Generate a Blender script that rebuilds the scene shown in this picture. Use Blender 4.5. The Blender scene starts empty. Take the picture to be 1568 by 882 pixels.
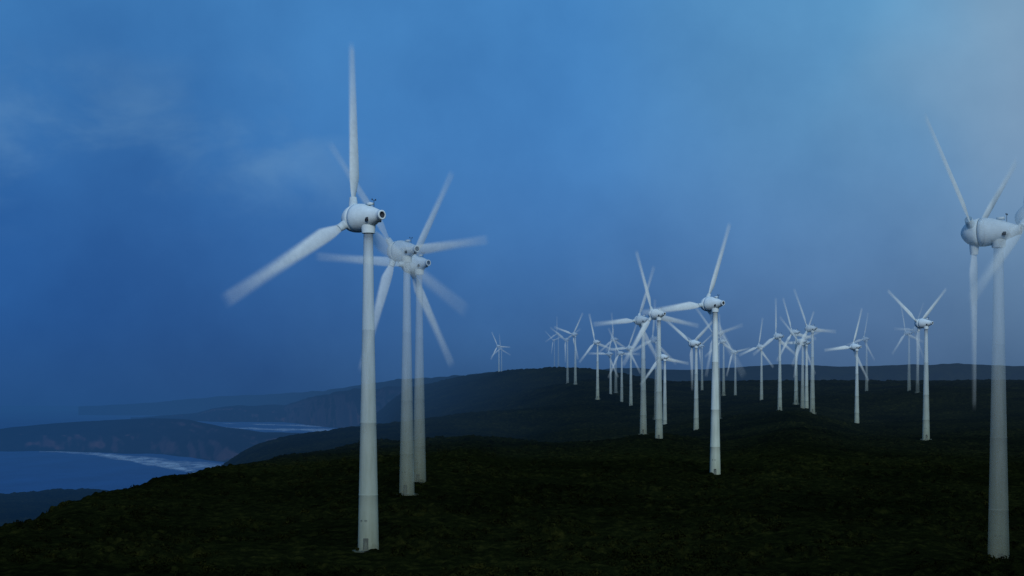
import bpy, math, random
import numpy as np
from mathutils import Vector
random.seed(4); rng=np.random.default_rng(7)
scene=bpy.context.scene
F=2178.0; EYE=130.0; HOR=618.0
def lin(c):
    out=[]
    for v in c:
        v=v/255.0
        out.append(v/12.92 if v<=0.04045 else ((v+0.055)/1.055)**2.4)
    return out
def place(px,py,d):
    return ((px-784)/F*d, d, EYE-(py-HOR)/F*d)
def new_obj(name,me,mat=None,parent=None):
    o=bpy.data.objects.new(name,me); scene.collection.objects.link(o)
    if mat is not None and me is not None and len(me.materials)==0: me.materials.append(mat)
    if parent is not None: o.parent=parent
    return o
# ---------- numpy noise ----------
TAB=rng.random((256,256))
def noise(x,y,seed=0):
    x=np.asarray(x,float)+seed*17.31; y=np.asarray(y,float)+seed*9.77
    xi=np.floor(x).astype(np.int64); yi=np.floor(y).astype(np.int64)
    fx=x-xi; fy=y-yi; fx=fx*fx*(3-2*fx); fy=fy*fy*(3-2*fy)
    a=TAB[xi&255,yi&255]; b=TAB[(xi+1)&255,yi&255]; c=TAB[xi&255,(yi+1)&255]; d=TAB[(xi+1)&255,(yi+1)&255]
    return (a*(1-fx)+b*fx)*(1-fy)+(c*(1-fx)+d*fx)*fy
def fbm(x,y,o=4,seed=0):
    s=0;a=.5;t=0
    for i in range(o):
        s=s+a*noise(x*2**i,y*2**i,seed+i*3); t+=a; a*=.5
    return s/t-0.5
def sstep(a,b,x):
    t=np.clip((x-a)/(b-a),0,1); return t*t*(3-2*t)
# ---------- aerial haze painted into the materials as emission, by world position ----------
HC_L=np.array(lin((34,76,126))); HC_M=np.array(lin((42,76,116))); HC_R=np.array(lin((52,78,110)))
def painted_haze(x,y):
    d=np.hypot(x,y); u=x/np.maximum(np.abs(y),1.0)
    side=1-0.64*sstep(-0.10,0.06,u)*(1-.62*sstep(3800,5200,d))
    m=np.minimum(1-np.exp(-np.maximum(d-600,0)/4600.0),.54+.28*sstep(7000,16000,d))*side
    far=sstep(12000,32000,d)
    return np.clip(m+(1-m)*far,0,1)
def painted_haze_col(x,y):
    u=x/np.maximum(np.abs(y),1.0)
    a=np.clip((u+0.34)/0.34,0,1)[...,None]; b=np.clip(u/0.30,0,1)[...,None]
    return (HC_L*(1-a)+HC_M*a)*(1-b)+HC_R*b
# ---------- materials ----------
def mat_new(n):
    m=bpy.data.materials.new(n); m.use_nodes=True; m.cycles.emission_sampling='NONE'
    nt=m.node_tree; nt.nodes.clear(); return m,nt
def N(nt,t,**k):
    n=nt.nodes.new(t)
    for a,b in k.items(): setattr(n,a,b)
    return n
def ramp(nt,stops):
    r=N(nt,'ShaderNodeValToRGB'); e=r.color_ramp.elements
    while len(e)>1: e.remove(e[0])
    e[0].position=stops[0][0]; e[0].color=(*stops[0][1],1)
    for p,c in stops[1:]:
        q=e.new(p); q.color=(*c,1)
    return r
def noise_node(nt,scale,detail=4,coord=None,rough=.6):
    n=N(nt,'ShaderNodeTexNoise'); n.inputs['Scale'].default_value=scale; n.inputs['Detail'].default_value=detail
    n.inputs['Roughness'].default_value=rough
    if coord is not None: nt.links.new(coord,n.inputs['Vector'])
    return n
def painted_haze_out(nt,shader):
    a=N(nt,'ShaderNodeAttribute',attribute_name='painted_haze'); c=N(nt,'ShaderNodeAttribute',attribute_name='painted_haze_col')
    em=N(nt,'ShaderNodeEmission'); nt.links.new(c.outputs['Color'],em.inputs['Color'])  # haze colour emitted by the surface itself, no volume in the air
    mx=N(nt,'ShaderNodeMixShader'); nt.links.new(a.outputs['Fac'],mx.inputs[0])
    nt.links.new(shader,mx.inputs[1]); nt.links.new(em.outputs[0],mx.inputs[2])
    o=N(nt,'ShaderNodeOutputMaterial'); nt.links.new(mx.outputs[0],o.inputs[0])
def heath_mat():
    m,nt=mat_new('heath_ground'); L=nt.links
    tc=N(nt,'ShaderNodeTexCoord')
    n1=noise_node(nt,0.30,9,tc.outputs['Object'],.78); n2=noise_node(nt,0.014,5,tc.outputs['Object'])
    r1=ramp(nt,[(0.32,(0.0018,0.0032,0.0016)),(0.5,(0.0065,0.0100,0.0034)),(0.62,(0.0175,0.0220,0.0060)),(0.76,(0.040,0.036,0.012))])
    L.new(n1.outputs[0],r1.inputs[0])
    r2=ramp(nt,[(0.35,(0.42,0.48,0.45)),(0.65,(1.25,1.15,1.0))]); L.new(n2.outputs[0],r2.inputs[0])
    mx=N(nt,'ShaderNodeMix',data_type='RGBA',blend_type='MULTIPLY'); mx.inputs[0].default_value=1
    L.new(r1.outputs[0],mx.inputs[6]); L.new(r2.outputs[0],mx.inputs[7])
    b=N(nt,'ShaderNodeBsdfDiffuse'); L.new(mx.outputs[2],b.inputs['Color'])
    bp=N(nt,'ShaderNodeBump'); bp.inputs['Strength'].default_value=.8; bp.inputs['Distance'].default_value=.6
    n3=noise_node(nt,1.6,6,tc.outputs['Object'],.7); L.new(n3.outputs[0],bp.inputs['Height']); L.new(bp.outputs[0],b.inputs['Normal'])
    painted_haze_out(nt,b.outputs[0]); return m
def cliff_mat():
    m,nt=mat_new('coastal_cliff'); L=nt.links
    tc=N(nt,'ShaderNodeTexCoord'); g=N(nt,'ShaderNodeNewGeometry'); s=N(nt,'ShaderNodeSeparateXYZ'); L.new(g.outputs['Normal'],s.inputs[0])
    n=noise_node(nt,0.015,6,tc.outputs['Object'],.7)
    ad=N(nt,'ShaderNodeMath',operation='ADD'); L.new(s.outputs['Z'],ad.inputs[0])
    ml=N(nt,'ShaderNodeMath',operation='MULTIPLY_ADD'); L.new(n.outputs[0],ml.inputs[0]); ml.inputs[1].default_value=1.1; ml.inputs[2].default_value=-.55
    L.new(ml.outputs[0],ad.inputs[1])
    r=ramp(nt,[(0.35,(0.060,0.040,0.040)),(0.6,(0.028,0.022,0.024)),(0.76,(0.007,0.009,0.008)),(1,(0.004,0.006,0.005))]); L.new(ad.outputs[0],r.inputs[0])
    b=N(nt,'ShaderNodeBsdfDiffuse'); L.new(r.outputs[0],b.inputs['Color'])
    painted_haze_out(nt,b.outputs[0]); return m
def sea_mat():
    m,nt=mat_new('sea_water'); L=nt.links
    tc=N(nt,'ShaderNodeTexCoord'); mp=N(nt,'ShaderNodeMapping'); L.new(tc.outputs['Object'],mp.inputs[0]); mp.inputs['Scale'].default_value=(1,.35,1)
    n=noise_node(nt,0.008,8,mp.outputs[0],.7)
    r=ramp(nt,[(0.3,(0.003,0.024,0.100)),(0.7,(0.008,0.055,0.19))]); L.new(n.outputs[0],r.inputs[0])
    b=N(nt,'ShaderNodeBsdfPrincipled'); L.new(r.outputs[0],b.inputs['Base Color']); b.inputs['Roughness'].default_value=.55
    b.inputs['Specular IOR Level'].default_value=.22
    painted_haze_out(nt,b.outputs[0]); return m
def surf_mat():
    m,nt=mat_new('surf_foam'); L=nt.links
    tc=N(nt,'ShaderNodeTexCoord'); mp=N(nt,'ShaderNodeMapping'); L.new(tc.outputs['Object'],mp.inputs[0]); mp.inputs['Scale'].default_value=(1,.3,1)
    n=noise_node(nt,0.03,8,mp.outputs[0],.75)
    mr=N(nt,'ShaderNodeMapRange'); mr.inputs['From Min'].default_value=.38; mr.inputs['From Max'].default_value=.66; nt.links.new(n.outputs[0],mr.inputs[0])
    at=N(nt,'ShaderNodeAttribute',attribute_name='foam')
    mu=N(nt,'ShaderNodeMath',operation='MULTIPLY'); L.new(mr.outputs[0],mu.inputs[0]); L.new(at.outputs['Fac'],mu.inputs[1])
    d=N(nt,'ShaderNodeBsdfDiffuse'); d.inputs[0].default_value=(.50,.66,.78,1)
    a=N(nt,'ShaderNodeAttribute',attribute_name='painted_haze'); c=N(nt,'ShaderNodeAttribute',attribute_name='painted_haze_col')
    em=N(nt,'ShaderNodeEmission'); L.new(c.outputs['Color'],em.inputs['Color'])  # foam gets its distance haze as emission too
    hf=N(nt,'ShaderNodeMath',operation='MULTIPLY'); L.new(a.outputs['Fac'],hf.inputs[0]); hf.inputs[1].default_value=.9
    mx=N(nt,'ShaderNodeMixShader'); L.new(hf.outputs[0],mx.inputs[0]); L.new(d.outputs[0],mx.inputs[1]); L.new(em.outputs[0],mx.inputs[2])
    t=N(nt,'ShaderNodeBsdfTransparent'); m2=N(nt,'ShaderNodeMixShader'); L.new(mu.outputs[0],m2.inputs[0]); L.new(t.outputs[0],m2.inputs[1]); L.new(mx.outputs[0],m2.inputs[2])
    o=N(nt,'ShaderNodeOutputMaterial'); L.new(m2.outputs[0],o.inputs[0]); return m
def paint_mat(name,col,kind):
    m,nt=mat_new(name); L=nt.links
    tc=N(nt,'ShaderNodeTexCoord'); mp=N(nt,'ShaderNodeMapping'); L.new(tc.outputs['Object'],mp.inputs[0])
    mp.inputs['Scale'].default_value=(1.2,1.2,.12) if kind=='tower' else (.6,.6,.6)
    n=noise_node(nt,1.0,6,mp.outputs[0],.65)
    lo=[c*.84 for c in col]
    if kind=='tower': lo=[col[0]*.76,col[1]*.78,col[2]*.74]
    r=ramp(nt,[(0.3,lo),(0.62,col)]); L.new(n.outputs[0],r.inputs[0])
    colout=r.outputs[0]
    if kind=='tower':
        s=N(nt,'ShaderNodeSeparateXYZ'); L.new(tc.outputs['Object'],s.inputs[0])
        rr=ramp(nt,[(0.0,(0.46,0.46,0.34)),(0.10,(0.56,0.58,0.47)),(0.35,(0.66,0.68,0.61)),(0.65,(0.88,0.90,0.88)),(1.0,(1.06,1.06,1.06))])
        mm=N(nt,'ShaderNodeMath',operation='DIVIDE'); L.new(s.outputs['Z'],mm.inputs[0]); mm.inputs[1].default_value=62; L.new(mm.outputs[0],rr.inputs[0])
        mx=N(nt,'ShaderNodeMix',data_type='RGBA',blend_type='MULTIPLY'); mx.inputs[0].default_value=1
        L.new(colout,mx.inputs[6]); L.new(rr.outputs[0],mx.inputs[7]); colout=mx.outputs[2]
    b=N(nt,'ShaderNodeBsdfPrincipled'); L.new(colout,b.inputs['Base Color']); b.inputs['Roughness'].default_value=.65
    b.inputs['Specular IOR Level'].default_value=.15
    a=N(nt,'ShaderNodeAttribute',attribute_type='OBJECT',attribute_name='painted_haze')
    c=N(nt,'ShaderNodeAttribute',attribute_type='OBJECT',attribute_name='painted_haze_col')
    em=N(nt,'ShaderNodeEmission'); L.new(c.outputs['Color'],em.inputs['Color'])  # distance haze painted on each turbine as emission, one value per object
    mx=N(nt,'ShaderNodeMixShader'); L.new(a.outputs['Fac'],mx.inputs[0]); L.new(b.outputs[0],mx.inputs[1]); L.new(em.outputs[0],mx.inputs[2])
    op=N(nt,'ShaderNodeAttribute',attribute_type='OBJECT',attribute_name='opac'); fac=op.outputs['Fac']
    if kind=='blade':
        al=N(nt,'ShaderNodeAttribute',attribute_name='alpha')
        mu=N(nt,'ShaderNodeMath',operation='MULTIPLY'); L.new(al.outputs['Fac'],mu.inputs[0]); L.new(fac,mu.inputs[1]); fac=mu.outputs[0]
    t=N(nt,'ShaderNodeBsdfTransparent'); m2=N(nt,'ShaderNodeMixShader'); L.new(fac,m2.inputs[0]); L.new(t.outputs[0],m2.inputs[1]); L.new(mx.outputs[0],m2.inputs[2])
    o=N(nt,'ShaderNodeOutputMaterial'); L.new(m2.outputs[0],o.inputs[0]); return m
M_HEATH=heath_mat(); M_CLIFF=cliff_mat(); M_SEA=sea_mat(); M_SURF=surf_mat()
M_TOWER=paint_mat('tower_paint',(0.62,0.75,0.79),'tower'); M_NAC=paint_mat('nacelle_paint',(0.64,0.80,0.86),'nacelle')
M_BLADE=paint_mat('blade_laminate',(0.64,0.78,0.83),'blade'); M_DARK=paint_mat('dark_vent',(0.03,0.04,0.055),'nacelle')
# ---------- grid mesh ----------
def grid_mesh(name,X,Y,Z,extra=None,smooth=True):
    r,c=X.shape
    co=np.stack([X,Y,Z],-1).reshape(-1,3).astype(np.float32)
    idx=np.arange(r*c).reshape(r,c)
    q=np.stack([idx[:-1,:-1],idx[:-1,1:],idx[1:,1:],idx[1:,:-1]],-1).reshape(-1,4).astype(np.int32)
    me=bpy.data.meshes.new(name)
    me.vertices.add(len(co)); me.vertices.foreach_set('co',co.ravel())
    me.loops.add(q.size); me.loops.foreach_set('vertex_index',q.ravel())
    me.polygons.add(len(q)); me.polygons.foreach_set('loop_start',np.arange(0,q.size,4,dtype=np.int32))
    me.polygons.foreach_set('loop_total',np.full(len(q),4,dtype=np.int32))
    me.update(calc_edges=True)
    if smooth: me.polygons.foreach_set('use_smooth',np.ones(len(q),dtype=bool))
    add_painted_haze(me,co)
    if extra:
        for k,v in extra.items():
            a=me.attributes.new(k,'FLOAT','POINT'); a.data.foreach_set('value',np.asarray(v,np.float32).ravel())
    return me
def add_painted_haze(me,co):
    a=me.attributes.new('painted_haze','FLOAT','POINT'); a.data.foreach_set('value',painted_haze(co[:,0],co[:,1]).astype(np.float32))
    mc=painted_haze_col(co[:,0],co[:,1]); mc=np.concatenate([mc,np.ones((len(mc),1))],1).astype(np.float32)
    a=me.attributes.new('painted_haze_col','FLOAT_COLOR','POINT'); a.data.foreach_set('color',mc.ravel())
# ---------- turbines survey ----------
# (tower x, base y, hub y, blade angles, tower opacity, blade opacity, blur, axis bearing, extra painted haze, nacelle opacity)
T=[
 (564,845,332,(91,211,331),.80,(.95,.80,.42),(.018,.040,.046),-44,0,1.0),
 (623,758,383,(130,10,250),.46,(.40,.60,.60),(.03,.04,.03),-44,0,.78),
 (642,740,404,(180,60,300),.40,(.50,.60,.60),(.035,.035,.04),-44,0,.85),
 (1095,729,465,(68,188,308),.95,(.95,.9,.35),(.03,.03,.05),-38,0,1.0),
 (1529,868,354,(270,148,32),.36,(.45,.85,.85),(.03,.02,.03),-55,0,.88),
 (1612,850,330,(212,92,332),.36,.50,(.04,.03,.03),-50,0,.7),
 (1620,700,500,(145,265,25),.5,.6,(.03,.03,.03),-45,0,.8),
 (985,665,490,(68,186,306),.66,(.6,.75,.5),.040,-38,0,.9),
 (1009,674,481,(110,-8,232),.80,(.85,.7,.8),.035,-38,0,1),
 (1018,663,547,(100,352,225),.85,.85,.04,-38,0,1),
 (1066,663,526,(148,38,272),.8,(.85,.8,.5),.04,-38,0,1),
 (1108,604,523,(95,215,335),.5,.65,.05,-38,0,.8),
 (1126,615,539,(130,10,250),.5,.65,.05,-38,.05,.8),
 (1166,619,531,(78,198,318),.7,.75,.05,-38,0,.9),
 (1194,628,515,(90,210,330),.8,.70,.045,-38,0,.9),
 (1219,617,509,(112,352,232),.8,.8,.045,-38,0,.9),
 (1229,632,523,(140,20,260),.6,.6,.045,-38,0,.9),
 (1235,632,525,(62,182,302),.9,(.9,.7,.5),.04,-38,0,.9),
 (1244,632,503,(118,-2,238),.7,.65,.045,-38,0,.9),
 (1312,653,531,(70,186,306),.9,(1,.95,.6),.035,-36,0,1),
 (1327,600,519,(75,195,310),.40,.5,.05,-38,.1,.6),
 (1392,600,510,(105,225,345),.40,.5,.05,-38,.1,.6),
 (1418,673,495,(150,38,268),.85,(.95,.95,.30),.028,-40,0,1),
 (1405,600,505,(60,180,300),.25,.35,.05,-38,.15,.4),
 (764,577,530,(118,358,238),.6,.8,.05,-38,.05,.9),
 (768,577,534,(95,215,335),.35,.45,.05,-38,.05,.5),
 (849,562,521,(140,20,260),.30,.5,.05,-38,.2,.6),
 (855,562,511,(90,210,330),.30,.45,.05,-38,.2,.5),
 (869,587,520,(150,30,270),.45,.55,.05,-38,.15,.6),
 (881,587,512,(60,165,285),.6,.8,.05,-38,.1,.8),
 (915,610,524,(105,345,225),.8,(.9,.6,.7),.05,-38,0,.9),
 (935,620,542,(75,180,300),.6,.65,.05,-38,.05,.8),
 (943,600,520,(95,215,335),.35,.5,.05,-38,.15,.6),
 (952,625,541,(120,0,240),.6,.6,.05,-38,.05,.8),
 (966,622,533,(65,185,305),.7,.65,.05,-38,.05,.8),
 (1005,640,520,(85,205,325),.35,.5,.05,-38,.1,.5),
 (1075,600,530,(35,155,275),.5,.6,.05,-38,.05,.8),
 (1100,640,512,(135,15,255),.35,.5,.05,-38,.1,.5),
]
pos=[]
for t in T:
    s=(t[1]-t[2])/65.0; pos.append(place(t[0],t[1],F/s))
P=np.array(pos)
# ---------- terrain ----------
E=[(0,-2),(50,-9),(100,-16),(160,-23),(223,-28)]
prof=[
 (-2.0,[(0,-2),(60,-14),(120,-45),(300,-120),(450,-140),(4000,-145)]),
 (-.60,[(0,-2),(60,-9),(120,-20),(200,-40),(350,-100),(500,-140),(4000,-145)]),
 (-.42,E+[(280,-29),(340,-50),(600,-120),(1000,-125),(1250,-110),(1600,-104),(1800,-125),(1900,-145),(4000,-145)]),
 (-.36,E+[(330,-28.3),(420,-45),(600,-95),(800,-118),(1100,-118),(1350,-108),(1640,-98),(1800,-120),(1900,-145),(4000,-145)]),
 (-.314,E+[(400,-27.5),(500,-45),(700,-100),(1100,-118),(1400,-107),(1680,-97),(1850,-122),(1950,-145),(4000,-145)]),
 (-.285,E+[(450,-26.8),(560,-45),(760,-100),(1100,-120),(1500,-110),(1720,-100),(1850,-122),(2000,-145),(4000,-145)]),
 (-.25,E+[(530,-27.2),(660,-45),(900,-110),(1300,-140),(1700,-130),(2000,-145),(4000,-145)]),
 (-.208,E+[(600,-27.5),(760,-45),(1000,-80),(1500,-68),(1800,-110),(2100,-140),(4000,-145)]),
 (-.185,E+[(650,-27.5),(800,-45),(1000,-65),(1500,-43),(1800,-85),(2200,-140),(4000,-145)]),
 (-.1625,E+[(720,-27.8),(850,-42),(1000,-52),(1500,-34),(1900,-80),(2300,-140),(4000,-145)]),
 (-.107,E+[(500,-25),(900,-26),(1050,-40),(1500,-25),(1900,-60),(2300,-100),(2900,-110),(3400,-60),(4000,-60)]),
 (-.075,E+[(400,-24),(800,-24),(1100,-38),(1500,-20),(2000,-45),(2600,-15),(3300,30),(4000,20)]),
 (-.03,E+[(400,-25),(800,-20),(1000,-32),(1300,-28),(1550,-12),(1900,-26),(2500,12),(3100,44),(3900,30)]),
 (.0,E+[(500,-26),(900,-24),(1100,-40),(1400,-28),(1550,-9),(1900,-18),(2400,20),(3000,52),(3900,30)]),
 (.05,E+[(500,-26),(800,-25),(1000,-36),(1300,-24),(1665,4),(1890,18),(2300,32),(2700,38),(3900,30)]),
 (.103,E+[(536,-27),(730,-19),(809,-17.5),(1000,-26),(1220,-25),(1450,-8),(1610,0),(2200,32),(2600,34),(3900,30)]),
 (.14,E+[(536,-27.3),(700,-25),(1026,-21),(1300,-12),(1610,0),(2200,34),(3900,30)]),
 (.2,E+[(500,-26),(800,-14),(1100,-7),(1250,-5),(1323,0),(1700,13),(2200,34),(3900,30)]),
 (.245,E+[(500,-27),(795,-20),(1152,-18.5),(1400,-4),(1726,12),(2200,34),(3900,30)]),
 (.29,E+[(500,-27),(795,-20),(1100,-18),(1573,11),(2200,34),(3900,30)]),
 (.34,E+[(274,-31.5),(500,-29),(795,-20),(1200,-12),(1600,12),(2200,35),(3900,30)]),
 (2.0,E+[(274,-31),(500,-29),(795,-20),(1200,-12),(1600,12),(2200,35),(3900,30)]),
]
LD=np.linspace(math.log(2.0),math.log(4000.0),500); DU=np.concatenate([np.linspace(-2,-.62,60),np.linspace(-.6,.6,401),np.linspace(.62,2,60)])
K=np.array([np.interp(np.exp(LD),[a for a,b in p],[b for a,b in p]) for _,p in prof])
KU=[u for u,_ in prof]
G=np.array([np.interp(DU,KU,K[:,j]) for j in range(len(LD))]).T
ker=np.array([1,3,5,6,5,3,1],float); ker/=ker.sum()
def smooth_axis(A,ax):
    p=np.pad(A,[(3,3) if i==ax else (0,0) for i in (0,1)],mode='edge')
    return sum(ker[k]*np.take(p,range(k,k+A.shape[ax]),axis=ax) for k in range(7))
for _ in range(2): G=smooth_axis(G,0)
G=smooth_axis(G,1)
def base_z(x,y):
    y=np.maximum(y,1.0); u=x/y; fu=np.interp(u,DU,np.arange(len(DU))); fd=np.interp(np.log(np.maximum(y,2)),LD,np.arange(len(LD)))
    i=np.clip(np.floor(fu).astype(int),0,len(DU)-2); j=np.clip(np.floor(fd).astype(int),0,len(LD)-2); a=fu-i; b=fd-j
    z=(G[i,j]*(1-a)+G[i+1,j]*a)*(1-b)+(G[i,j+1]*(1-a)+G[i+1,j+1]*a)*b
    amp=sstep(250,900,y)
    z=z+amp*(fbm(x/260,y/260,4,1)*11+fbm(x/60,y/60,3,5)*2.6)+fbm(x/45,y/45,3,8)*1.2
    return z
RES=P[:,2]-EYE-base_z(P[:,0],P[:,1])
def terrain_z(x,y):
    z=base_z(x,y); sw=np.zeros_like(z); sz=np.zeros_like(z)
    for k in range(len(P)):
        sg=35+0.05*P[k,1]
        w=np.exp(-((x-P[k,0])**2+(y-P[k,1])**2)/(sg*sg)); sw+=w; sz+=w*RES[k]
    return EYE+z+sz/np.maximum(sw,1.0)
def lumps(x,y):
    b=np.abs(2*noise(x/2.6,y/2.6,11)-1)*.9+np.abs(2*noise(x/1.1,y/1.1,12)-1)*.35
    big=np.clip(fbm(x/14,y/14,3,14)*4,0,1)*1.6
    far=sstep(700,2200,y)
    return b*(0.6+big)*(1-far*.3)+far*np.clip(noise(x/9,y/9,16)-.45,0,1)*6
us=np.concatenate([-np.geomspace(2,.425,40),np.linspace(-.42,.42,950),np.geomspace(.425,2,40)])
ds=np.concatenate([np.geomspace(2.5,150,50)[:-1],np.geomspace(150,3900,900)])
U,Dd=np.meshgrid(us,ds); X=U*Dd; Y=Dd
Z=terrain_z(X,Y)+lumps(X,Y)
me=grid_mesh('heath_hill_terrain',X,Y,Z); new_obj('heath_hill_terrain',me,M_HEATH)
nb=9000
d=190*np.exp(rng.random(nb)*1.6); u=rng.uniform(-.40,.40,nb); bx=u*d; by=d
keep=(fbm(bx/14,by/14,3,14)>-.03); bx=bx[keep];by=by[keep]; bz=terrain_z(bx,by)+lumps(bx,by)*.8; nb=len(bx)
nl=34; R=rng.uniform(.5,1.5,nb)
dirs=rng.normal(size=(nb,nl,3)); dirs/=np.linalg.norm(dirs,axis=2,keepdims=True); dirs[...,2]=np.abs(dirs[...,2])
rad=R[:,None]*rng.uniform(.5,1.05,(nb,nl))
c=np.stack([bx,by,bz],-1)[:,None,:]+dirs*rad[...,None]*np.array([1,1,.75])
a1=rng.normal(size=(nb,nl,3)); a1/=np.linalg.norm(a1,axis=2,keepdims=True); a2=np.cross(a1,dirs+.01); a2/=np.linalg.norm(a2,axis=2,keepdims=True)
sz=(R[:,None]*rng.uniform(.14,.32,(nb,nl)))[...,None]
v=np.stack([c-a1*sz,c+a2*sz*.6,c+a1*sz,c-a2*sz*.6],2).reshape(-1,3).astype(np.float32)
me=bpy.data.meshes.new('heath_scrub'); nq=len(v)//4
me.vertices.add(len(v)); me.vertices.foreach_set('co',v.ravel()); me.loops.add(nq*4); me.loops.foreach_set('vertex_index',np.arange(nq*4,dtype=np.int32))
me.polygons.add(nq); me.polygons.foreach_set('loop_start',np.arange(0,nq*4,4,dtype=np.int32)); me.polygons.foreach_set('loop_total',np.full(nq,4,dtype=np.int32)); me.update(calc_edges=True)
add_painted_haze(me,v); new_obj('heath_scrub',me,M_HEATH)
# ---------- headlands ----------
def headland(name,kn,wf,wb,cols,mat,seed,amp=10):
    px=np.array([k[0] for k in kn],float); uu=np.linspace((px[0]-784)/F,(px[-1]-784)/F,cols)
    dd=np.interp(uu,(px-784)/F,[k[2] for k in kn]); yy=np.interp(uu,(px-784)/F,[k[1] for k in kn])
    zt=EYE-(yy-HOR)/F*dd
    prof=[(-1.0,-.06),(-.86,.0),(-.80,.10),(-.70,.34),(-.6,.52),(-.5,.62),(-.35,.74),(-.15,.92),(0,1.0),(.3,.97),(.6,.8),(1,.0-.06)]
    pr=np.interp(np.linspace(-1,1,70),[p[0] for p in prof],[p[1] for p in prof]); tt=np.linspace(-1,1,70)
    Tt,Ui=np.meshgrid(tt,uu,indexing='ij'); D0=np.broadcast_to(dd,Tt.shape); ZT=np.broadcast_to(zt,Tt.shape)
    off=np.where(Tt<0,Tt*wf,Tt*wb); x0=Ui*D0
    gul=(fbm(x0/180,Tt*1.5+seed,4,seed)*.75+fbm(x0/60,Tt*1.2+seed,3,seed+4)*.3)*wf*sstep(0,-.5,Tt)
    Yy=D0+off+gul; Xx=Ui*Yy
    H=np.broadcast_to(pr[:,None],Tt.shape)
    Zz=np.maximum(H,-.06)*ZT+fbm(Xx/200,Yy/200,5,seed+2)*amp*np.clip(H*3,0,1)
    me=grid_mesh(name,Xx,Yy,Zz); return new_obj(name,me,mat)
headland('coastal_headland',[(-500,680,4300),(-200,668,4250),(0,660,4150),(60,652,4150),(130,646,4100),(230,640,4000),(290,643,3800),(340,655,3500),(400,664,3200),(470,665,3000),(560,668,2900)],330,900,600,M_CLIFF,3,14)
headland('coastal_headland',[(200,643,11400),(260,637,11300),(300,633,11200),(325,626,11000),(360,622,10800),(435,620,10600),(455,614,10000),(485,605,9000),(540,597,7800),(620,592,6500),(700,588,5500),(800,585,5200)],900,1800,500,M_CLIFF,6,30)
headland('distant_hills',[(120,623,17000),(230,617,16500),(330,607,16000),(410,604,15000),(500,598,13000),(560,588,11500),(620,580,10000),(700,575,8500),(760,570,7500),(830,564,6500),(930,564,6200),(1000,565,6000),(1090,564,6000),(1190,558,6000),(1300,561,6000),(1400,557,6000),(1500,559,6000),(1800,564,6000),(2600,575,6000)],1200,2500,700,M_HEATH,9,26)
# ---------- sea ----------
th=np.radians(np.linspace(-180,180,241)); rr=np.concatenate([[1],np.geomspace(60,90000,110)])
TH,RR=np.meshgrid(th,rr); Xs=np.sin(TH)*RR; Ys=np.cos(TH)*RR
me=grid_mesh('sea',Xs,Ys,np.zeros_like(Xs)); new_obj('sea',me,M_SEA)
def surf(name,kn,w,seed):
    n=220; px=[k[0] for k in kn]; q=np.linspace(px[0],px[-1],n); dy=np.interp(q,px,[k[1] for k in kn]); dist=EYE*F/(dy-HOR)
    wid=np.interp(q,px,[k[2] for k in kn])
    t=np.linspace(-1,1,9); TT,Q=np.meshgrid(t,q,indexing='ij'); D=dist[None,:]+TT*wid[None,:]*w+fbm(Q/25,TT*.5,3,seed)*w*1.2
    foam=(1-np.abs(TT)**2)*np.sin(np.pi*np.linspace(0.03,.97,n))[None,:]**.4
    me=grid_mesh(name,(Q-784)/F*D,D,np.full_like(D,.25+.02*seed),{'foam':foam}); new_obj(name,me,M_SURF)
surf('surf',[(60,691,.3),(130,694,.6),(200,701,1),(290,711,1.1),(345,716,1)],200,1)
surf('surf',[(180,702,.4),(230,710,.8),(280,718,1),(330,730,1)],130,4)
surf('surf',[(320,654,.3),(400,657,.6),(500,659,.9),(560,660,1)],500,2)
surf('surf',[(340,648,.3),(400,650,.5),(500,653,.8)],450,3)
# ---------- turbine parts ----------
def lathe(profile,seg,axis='Z',mats=None):
    vs=[];fs=[];ms=[]
    for (t,r) in profile:
        for k in range(seg):
            a=2*math.pi*k/seg
            vs.append((r*math.cos(a),r*math.sin(a),t) if axis=='Z' else (r*math.cos(a),t,r*math.sin(a)))
    for i in range(len(profile)-1):
        for k in range(seg):
            k2=(k+1)%seg; f=(i*seg+k,i*seg+k2,(i+1)*seg+k2,(i+1)*seg+k)
            fs.append(f if axis=='Z' else f[::-1]); ms.append(mats[i] if mats else 0)
    return vs,fs,ms
def mk(name,parts,mats,sm=True):
    V=[];Fc=[];Mi=[]
    for vs,fs,ms in parts:
        o=len(V); V+=vs; Fc+=[tuple(i+o for i in f) for f in fs]; Mi+=ms
    me=bpy.data.meshes.new(name); me.from_pydata(V,[],Fc); me.update()
    for m in mats: me.materials.append(m)
    me.polygons.foreach_set('material_index',Mi); me.polygons.foreach_set('use_smooth',[sm]*len(Fc)); me.update(); return me
def box(c,s,mi=0):
    x,y,z=c;a,b,h=[q/2 for q in s]
    vs=[(x+i*a,y+j*b,z+k*h) for i in(-1,1) for j in(-1,1) for k in(-1,1)]
    return vs,[(0,1,3,2),(4,6,7,5),(0,4,5,1),(2,3,7,6),(0,2,6,4),(1,5,7,3)],[mi]*6
tp=[(-1.5,2.15)]
def tr(z): return 0.92+1.13*(1-z/62.6)**1.15
for z in (0,3,8,10.95): tp.append((z,tr(z)))
tp+=[(11.0,tr(11)+.035),(11.15,tr(11)+.035),(11.2,tr(11.2))]
for z in (16,22,24.95): tp.append((z,tr(z)))
tp+=[(25.0,tr(25)+.035),(25.15,tr(25)+.035),(25.2,tr(25.2))]
for z in (30,36,42.95): tp.append((z,tr(z)))
tp+=[(43.0,tr(43)+.03),(43.12,tr(43)+.03),(43.2,tr(43.2))]
for z in (50,57,62.0): tp.append((z,tr(z)))
tp+=[(62.05,1.15),(62.9,1.25)]
tower_me=mk('tower',[lathe(tp,48)],[M_TOWER])
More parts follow.
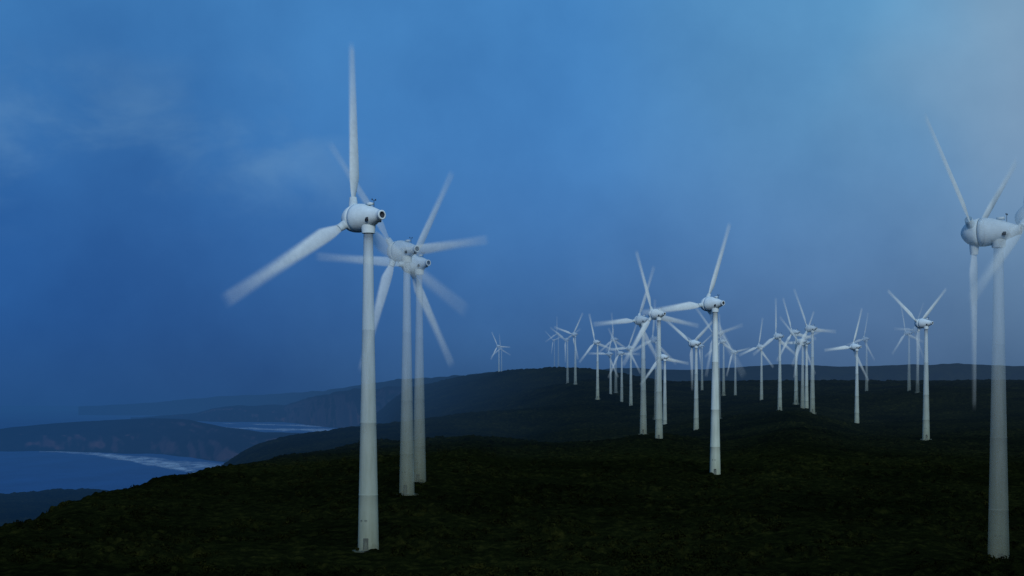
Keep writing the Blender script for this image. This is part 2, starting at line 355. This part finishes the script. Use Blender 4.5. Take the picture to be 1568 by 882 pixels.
door_me=mk('door',[box((0,-2.06,1.7),(1.0,.12,2.2),0),box((0,-2.2,.3),(1.6,.9,.35),0),box((0,-2.0,6.2),(.5,.3,.25),0),box((-.9,-1.85,6.2),(.3,.3,.25),0)],[M_DARK],False)
npz=[(7.25,0.0),(7.2,.45),(6.95,1.0),(6.5,1.6),(5.9,2.1),(5.2,2.45),(4.4,2.66),(3.55,2.76),(3.5,2.66),(3.38,2.66),(3.33,2.79),(2.6,2.80),(1.6,2.68),(.6,2.44),(-.4,2.13),(-1.4,1.78),(-2.4,1.40),(-3.3,1.08),(-3.95,.86),(-4.0,.93),(-4.25,.93),(-4.3,.80),(-4.3,.62),(-3.9,.58),(-3.8,0.0)]
mi=[0]*24; mi[8]=1; mi[22]=1; mi[23]=1
def bladestub(ang):
    vs,fs,ms=lathe([(1.8,.95),(3.2,.85),(4.3,.72)],20)
    a=math.radians(90-ang); out=[(z*math.sin(a)+x*math.cos(a),y+4.7,z*math.cos(a)-x*math.sin(a)) for x,y,z in vs]
    return out,fs,ms
nac_me=mk('nacelle',[lathe(npz,48,'Y',mi),box((0,-.4,2.45),(.9,1.4,.45),0),box((.2,-1.5,2.3),(.08,.08,1.6),1),box((.2,-1.5,3.1),(.9,.08,.08),1),box((-.25,-1.5,3.2),(.16,.16,.3),1),box((.6,-1.5,3.2),(.16,.16,.3),1),
   box((1.62,-1.5,-.7),(.25,.75,.7),1),box((-1.62,-1.5,-.7),(.25,.75,.7),1),lathe([(-3.2,1.25),(-1.6,1.45)],32)],[M_NAC,M_DARK])
def stub_mesh(angs): return mk('hub',[bladestub(a) for a in angs],[M_NAC])
blade_cache={}
def blade_mesh(dl):
    if dl in blade_cache: return blade_cache[dl]
    R=35.0; nr=44; nc=17
    rs=np.linspace(3.0,R,nr); fr=rs/R
    ch=np.interp(fr,[.085,.12,.17,.23,.32,.5,.75,.93,.985,1],[1.35,1.5,2.3,2.95,2.75,2.2,1.6,1.2,.9,.6])
    lead=np.interp(fr,[.085,.23,1],[.5,.36,.42])
    X=np.zeros((nr,nc));Y=X.copy();Z=X.copy();A=X.copy()
    for i in range(nr):
        c=ch[i]; b=rs[i]*dl; W=c/2+b; core=abs(c/2-b); peak=min(1.0,(c/2)/b)
        x0=(0.5-lead[i])*c
        s=np.linspace(-1,1,nc); x=s*W
        al=np.clip((W-np.abs(x))/max(W-core,.12*W),0,1)
        A[i]=peak**.55*al*al*(3-2*al)
        A[i]*=(1-.62*sstep(.35,1,fr[i]))*(1-sstep(.93,1.0,fr[i]))
        tw=math.radians(np.interp(fr[i],[.08,.25,1],[28,16,1]))
        cam=.16*c*(1-s**2)
        X[i]=(x+x0)*math.cos(tw); Y[i]=4.7-cam+(x+x0)*math.sin(tw)*.8; Z[i]=rs[i]
    me=grid_mesh('blade',X,Y,Z,{'alpha':A}); me.attributes.remove(me.attributes['painted_haze']); me.attributes.remove(me.attributes['painted_haze_col'])
    me.materials.append(M_BLADE); blade_cache[dl]=me; return me
pad_me=mk('foundation',[lathe([(-1.5,3.2),(.25,3.1),(.32,2.9),(.34,0)],28)],[M_TOWER])
for t,p in zip(T,pos):
    root=bpy.data.objects.new('wind_turbine',None); scene.collection.objects.link(root); root.location=p; root.rotation_euler=(0,0,-math.radians(t[7]))
    m=float(np.clip(painted_haze(np.array(p[0]),np.array(p[1]))*.9+t[8],0,1)); mc=[float(v) for v in (painted_haze_col(np.array(p[0]),np.array(p[1]))*1.5)]
    def reg(o,opac): o['painted_haze']=m; o['painted_haze_col']=mc; o['opac']=float(opac)
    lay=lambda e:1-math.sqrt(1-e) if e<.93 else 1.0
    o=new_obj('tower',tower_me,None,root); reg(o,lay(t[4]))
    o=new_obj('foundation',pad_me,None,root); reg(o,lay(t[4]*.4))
    o=new_obj('door',door_me,None,root); reg(o,lay(t[4]*.6)); o.rotation_euler=(0,0,math.radians(t[7]-8))
    o=new_obj('nacelle',nac_me,None,root); o.location=(0,0,65); reg(o,lay(t[9]))
    o=new_obj('hub',stub_mesh(t[3]),None,root); o.location=(0,0,65); reg(o,lay(t[9]*.9))
    dls=t[6] if isinstance(t[6],tuple) else (t[6],)*3
    ops=t[5] if isinstance(t[5],tuple) else (t[5],)*3
    for k,a in enumerate(t[3]):
        o=new_obj('blade_%d'%(k+1),blade_mesh(dls[k]),None,root); o.location=(0,0,65)
        o.rotation_euler=(0,math.radians(90-a),0); reg(o,ops[k])
# ---------- sky ----------
w=bpy.data.worlds.new('World'); scene.world=w; w.use_nodes=True; nt=w.node_tree; nt.nodes.clear(); L=nt.links
tc=N(nt,'ShaderNodeTexCoord'); sp=N(nt,'ShaderNodeSeparateXYZ'); L.new(tc.outputs['Generated'],sp.inputs[0])
zz=N(nt,'ShaderNodeMath',operation='MULTIPLY'); L.new(sp.outputs['Z'],zz.inputs[0]); zz.inputs[1].default_value=2.5
def skyr(cols):
    zs=[0,.054,.122,.188,.273]; r=ramp(nt,[(z*2.5,lin(c)) for z,c in zip(zs,cols)]); r.color_ramp.interpolation='B_SPLINE'; L.new(zz.outputs[0],r.inputs[0]); return r.outputs[0]
rl=skyr([(32,74,124),(34,86,150),(40,94,160),(50,106,168),(64,124,184)])
rm=skyr([(42,76,116),(54,98,152),(66,118,178),(68,128,190),(68,130,190)])
rt=skyr([(56,84,118),(76,108,150),(92,134,180),(96,148,192),(92,150,194)])
rf=skyr([(56,84,118),(80,110,146),(104,138,174),(118,148,178),(110,148,180)])
nz=noise_node(nt,3.0,3,tc.outputs['Generated'])
xa=N(nt,'ShaderNodeMath',operation='MULTIPLY_ADD'); L.new(nz.outputs[0],xa.inputs[0]); xa.inputs[1].default_value=.22; 
xo=N(nt,'ShaderNodeMath',operation='ADD'); L.new(sp.outputs['X'],xo.inputs[0]); xo.inputs[1].default_value=-.11; L.new(xo.outputs[0],xa.inputs[2])
def mixr(a,b,x0,x1):
    mr=N(nt,'ShaderNodeMapRange',interpolation_type='SMOOTHSTEP'); mr.inputs[1].default_value=x0; mr.inputs[2].default_value=x1; L.new(xa.outputs[0],mr.inputs[0])
    m=N(nt,'ShaderNodeMix',data_type='RGBA'); L.new(mr.outputs[0],m.inputs[0]); L.new(a,m.inputs[6]); L.new(b,m.inputs[7]); return m.outputs[2]
c=mixr(rl,rm,-.33,.02); c=mixr(c,rt,.0,.26); c=mixr(c,rf,.20,.34)
mp=N(nt,'ShaderNodeMapping'); mp.inputs['Scale'].default_value=(1,1,1.9); mp.inputs['Location'].default_value=(.35,0,.1); mp.inputs['Rotation'].default_value=(0,.25,0); L.new(tc.outputs['Generated'],mp.inputs[0])
cn=noise_node(nt,11.0,10,mp.outputs[0],.52); cn.inputs['Distortion'].default_value=.3
cr=N(nt,'ShaderNodeMapRange',interpolation_type='SMOOTHSTEP'); cr.inputs[1].default_value=.45; cr.inputs[2].default_value=.76; L.new(cn.outputs[0],cr.inputs[0])
def band(sock,a,b,c_,d_):
    m1=N(nt,'ShaderNodeMapRange',interpolation_type='SMOOTHSTEP'); m1.inputs[1].default_value=a; m1.inputs[2].default_value=b; L.new(sock,m1.inputs[0])
    m2=N(nt,'ShaderNodeMapRange',interpolation_type='SMOOTHSTEP'); m2.inputs[1].default_value=c_; m2.inputs[2].default_value=d_; m2.inputs[3].default_value=1; m2.inputs[4].default_value=0; L.new(sock,m2.inputs[0])
    mm=N(nt,'ShaderNodeMath',operation='MULTIPLY'); L.new(m1.outputs[0],mm.inputs[0]); L.new(m2.outputs[0],mm.inputs[1]); return mm.outputs[0]
b1=band(sp.outputs['Z'],.10,.16,.19,.25); b2=band(sp.outputs['X'],-.7,-.4,-.18,-.05)
m1=N(nt,'ShaderNodeMath',operation='MULTIPLY'); L.new(b1,m1.inputs[0]); L.new(b2,m1.inputs[1])
m2=N(nt,'ShaderNodeMath',operation='MULTIPLY'); L.new(m1.outputs[0],m2.inputs[0]); L.new(cr.outputs[0],m2.inputs[1])
m3=N(nt,'ShaderNodeMath',operation='MULTIPLY'); L.new(m2.outputs[0],m3.inputs[0]); m3.inputs[1].default_value=.50
mc=N(nt,'ShaderNodeMix',data_type='RGBA'); L.new(m3.outputs[0],mc.inputs[0]); L.new(c,mc.inputs[6]); mc.inputs[7].default_value=(*lin((98,142,186)),1)
bn=noise_node(nt,4.5,8,tc.outputs['Generated'],.55); br=ramp(nt,[(0.3,(.70,.77,.83)),(0.7,(1.20,1.17,1.13))]); L.new(bn.outputs[0],br.inputs[0])
mb=N(nt,'ShaderNodeMix',data_type='RGBA',blend_type='MULTIPLY'); mb.inputs[0].default_value=1; L.new(mc.outputs[2],mb.inputs[6]); L.new(br.outputs[0],mb.inputs[7])
bg=N(nt,'ShaderNodeBackground'); L.new(mb.outputs[2],bg.inputs[0]); bg.inputs[1].default_value=1.0
SUN_EL=26; SUN_AZ=172
sk=N(nt,'ShaderNodeTexSky',sky_type='NISHITA',sun_disc=False); sk.sun_elevation=math.radians(SUN_EL); sk.sun_rotation=math.radians(SUN_AZ)
bg2=N(nt,'ShaderNodeBackground'); L.new(sk.outputs[0],bg2.inputs[0]); bg2.inputs[1].default_value=.0008
ad=N(nt,'ShaderNodeAddShader'); L.new(bg.outputs[0],ad.inputs[0]); L.new(bg2.outputs[0],ad.inputs[1])
o=N(nt,'ShaderNodeOutputWorld'); L.new(ad.outputs[0],o.inputs[0])
# ---------- sun ----------
sl=bpy.data.lights.new('sun','SUN'); sl.energy=1.75; sl.angle=math.radians(15); sl.color=(1,.98,.94)
so=bpy.data.objects.new('sun',sl); scene.collection.objects.link(so)
az=math.radians(SUN_AZ); el=math.radians(SUN_EL)
dv=Vector((math.sin(az)*math.cos(el),math.cos(az)*math.cos(el),math.sin(el)))
so.rotation_euler=dv.to_track_quat('Z','Y').to_euler()
# ---------- camera ----------
cam=bpy.data.cameras.new('camera'); cam.sensor_width=36; cam.lens=F/1568*36; cam.shift_y=(HOR-441)/1568; cam.clip_start=.5; cam.clip_end=200000
co=bpy.data.objects.new('camera',cam); scene.collection.objects.link(co); co.location=(0,0,EYE); co.rotation_euler=(math.radians(90),0,0)
scene.camera=co
scene.view_settings.view_transform='Standard'; scene.view_settings.look='None'; scene.view_settings.exposure=0
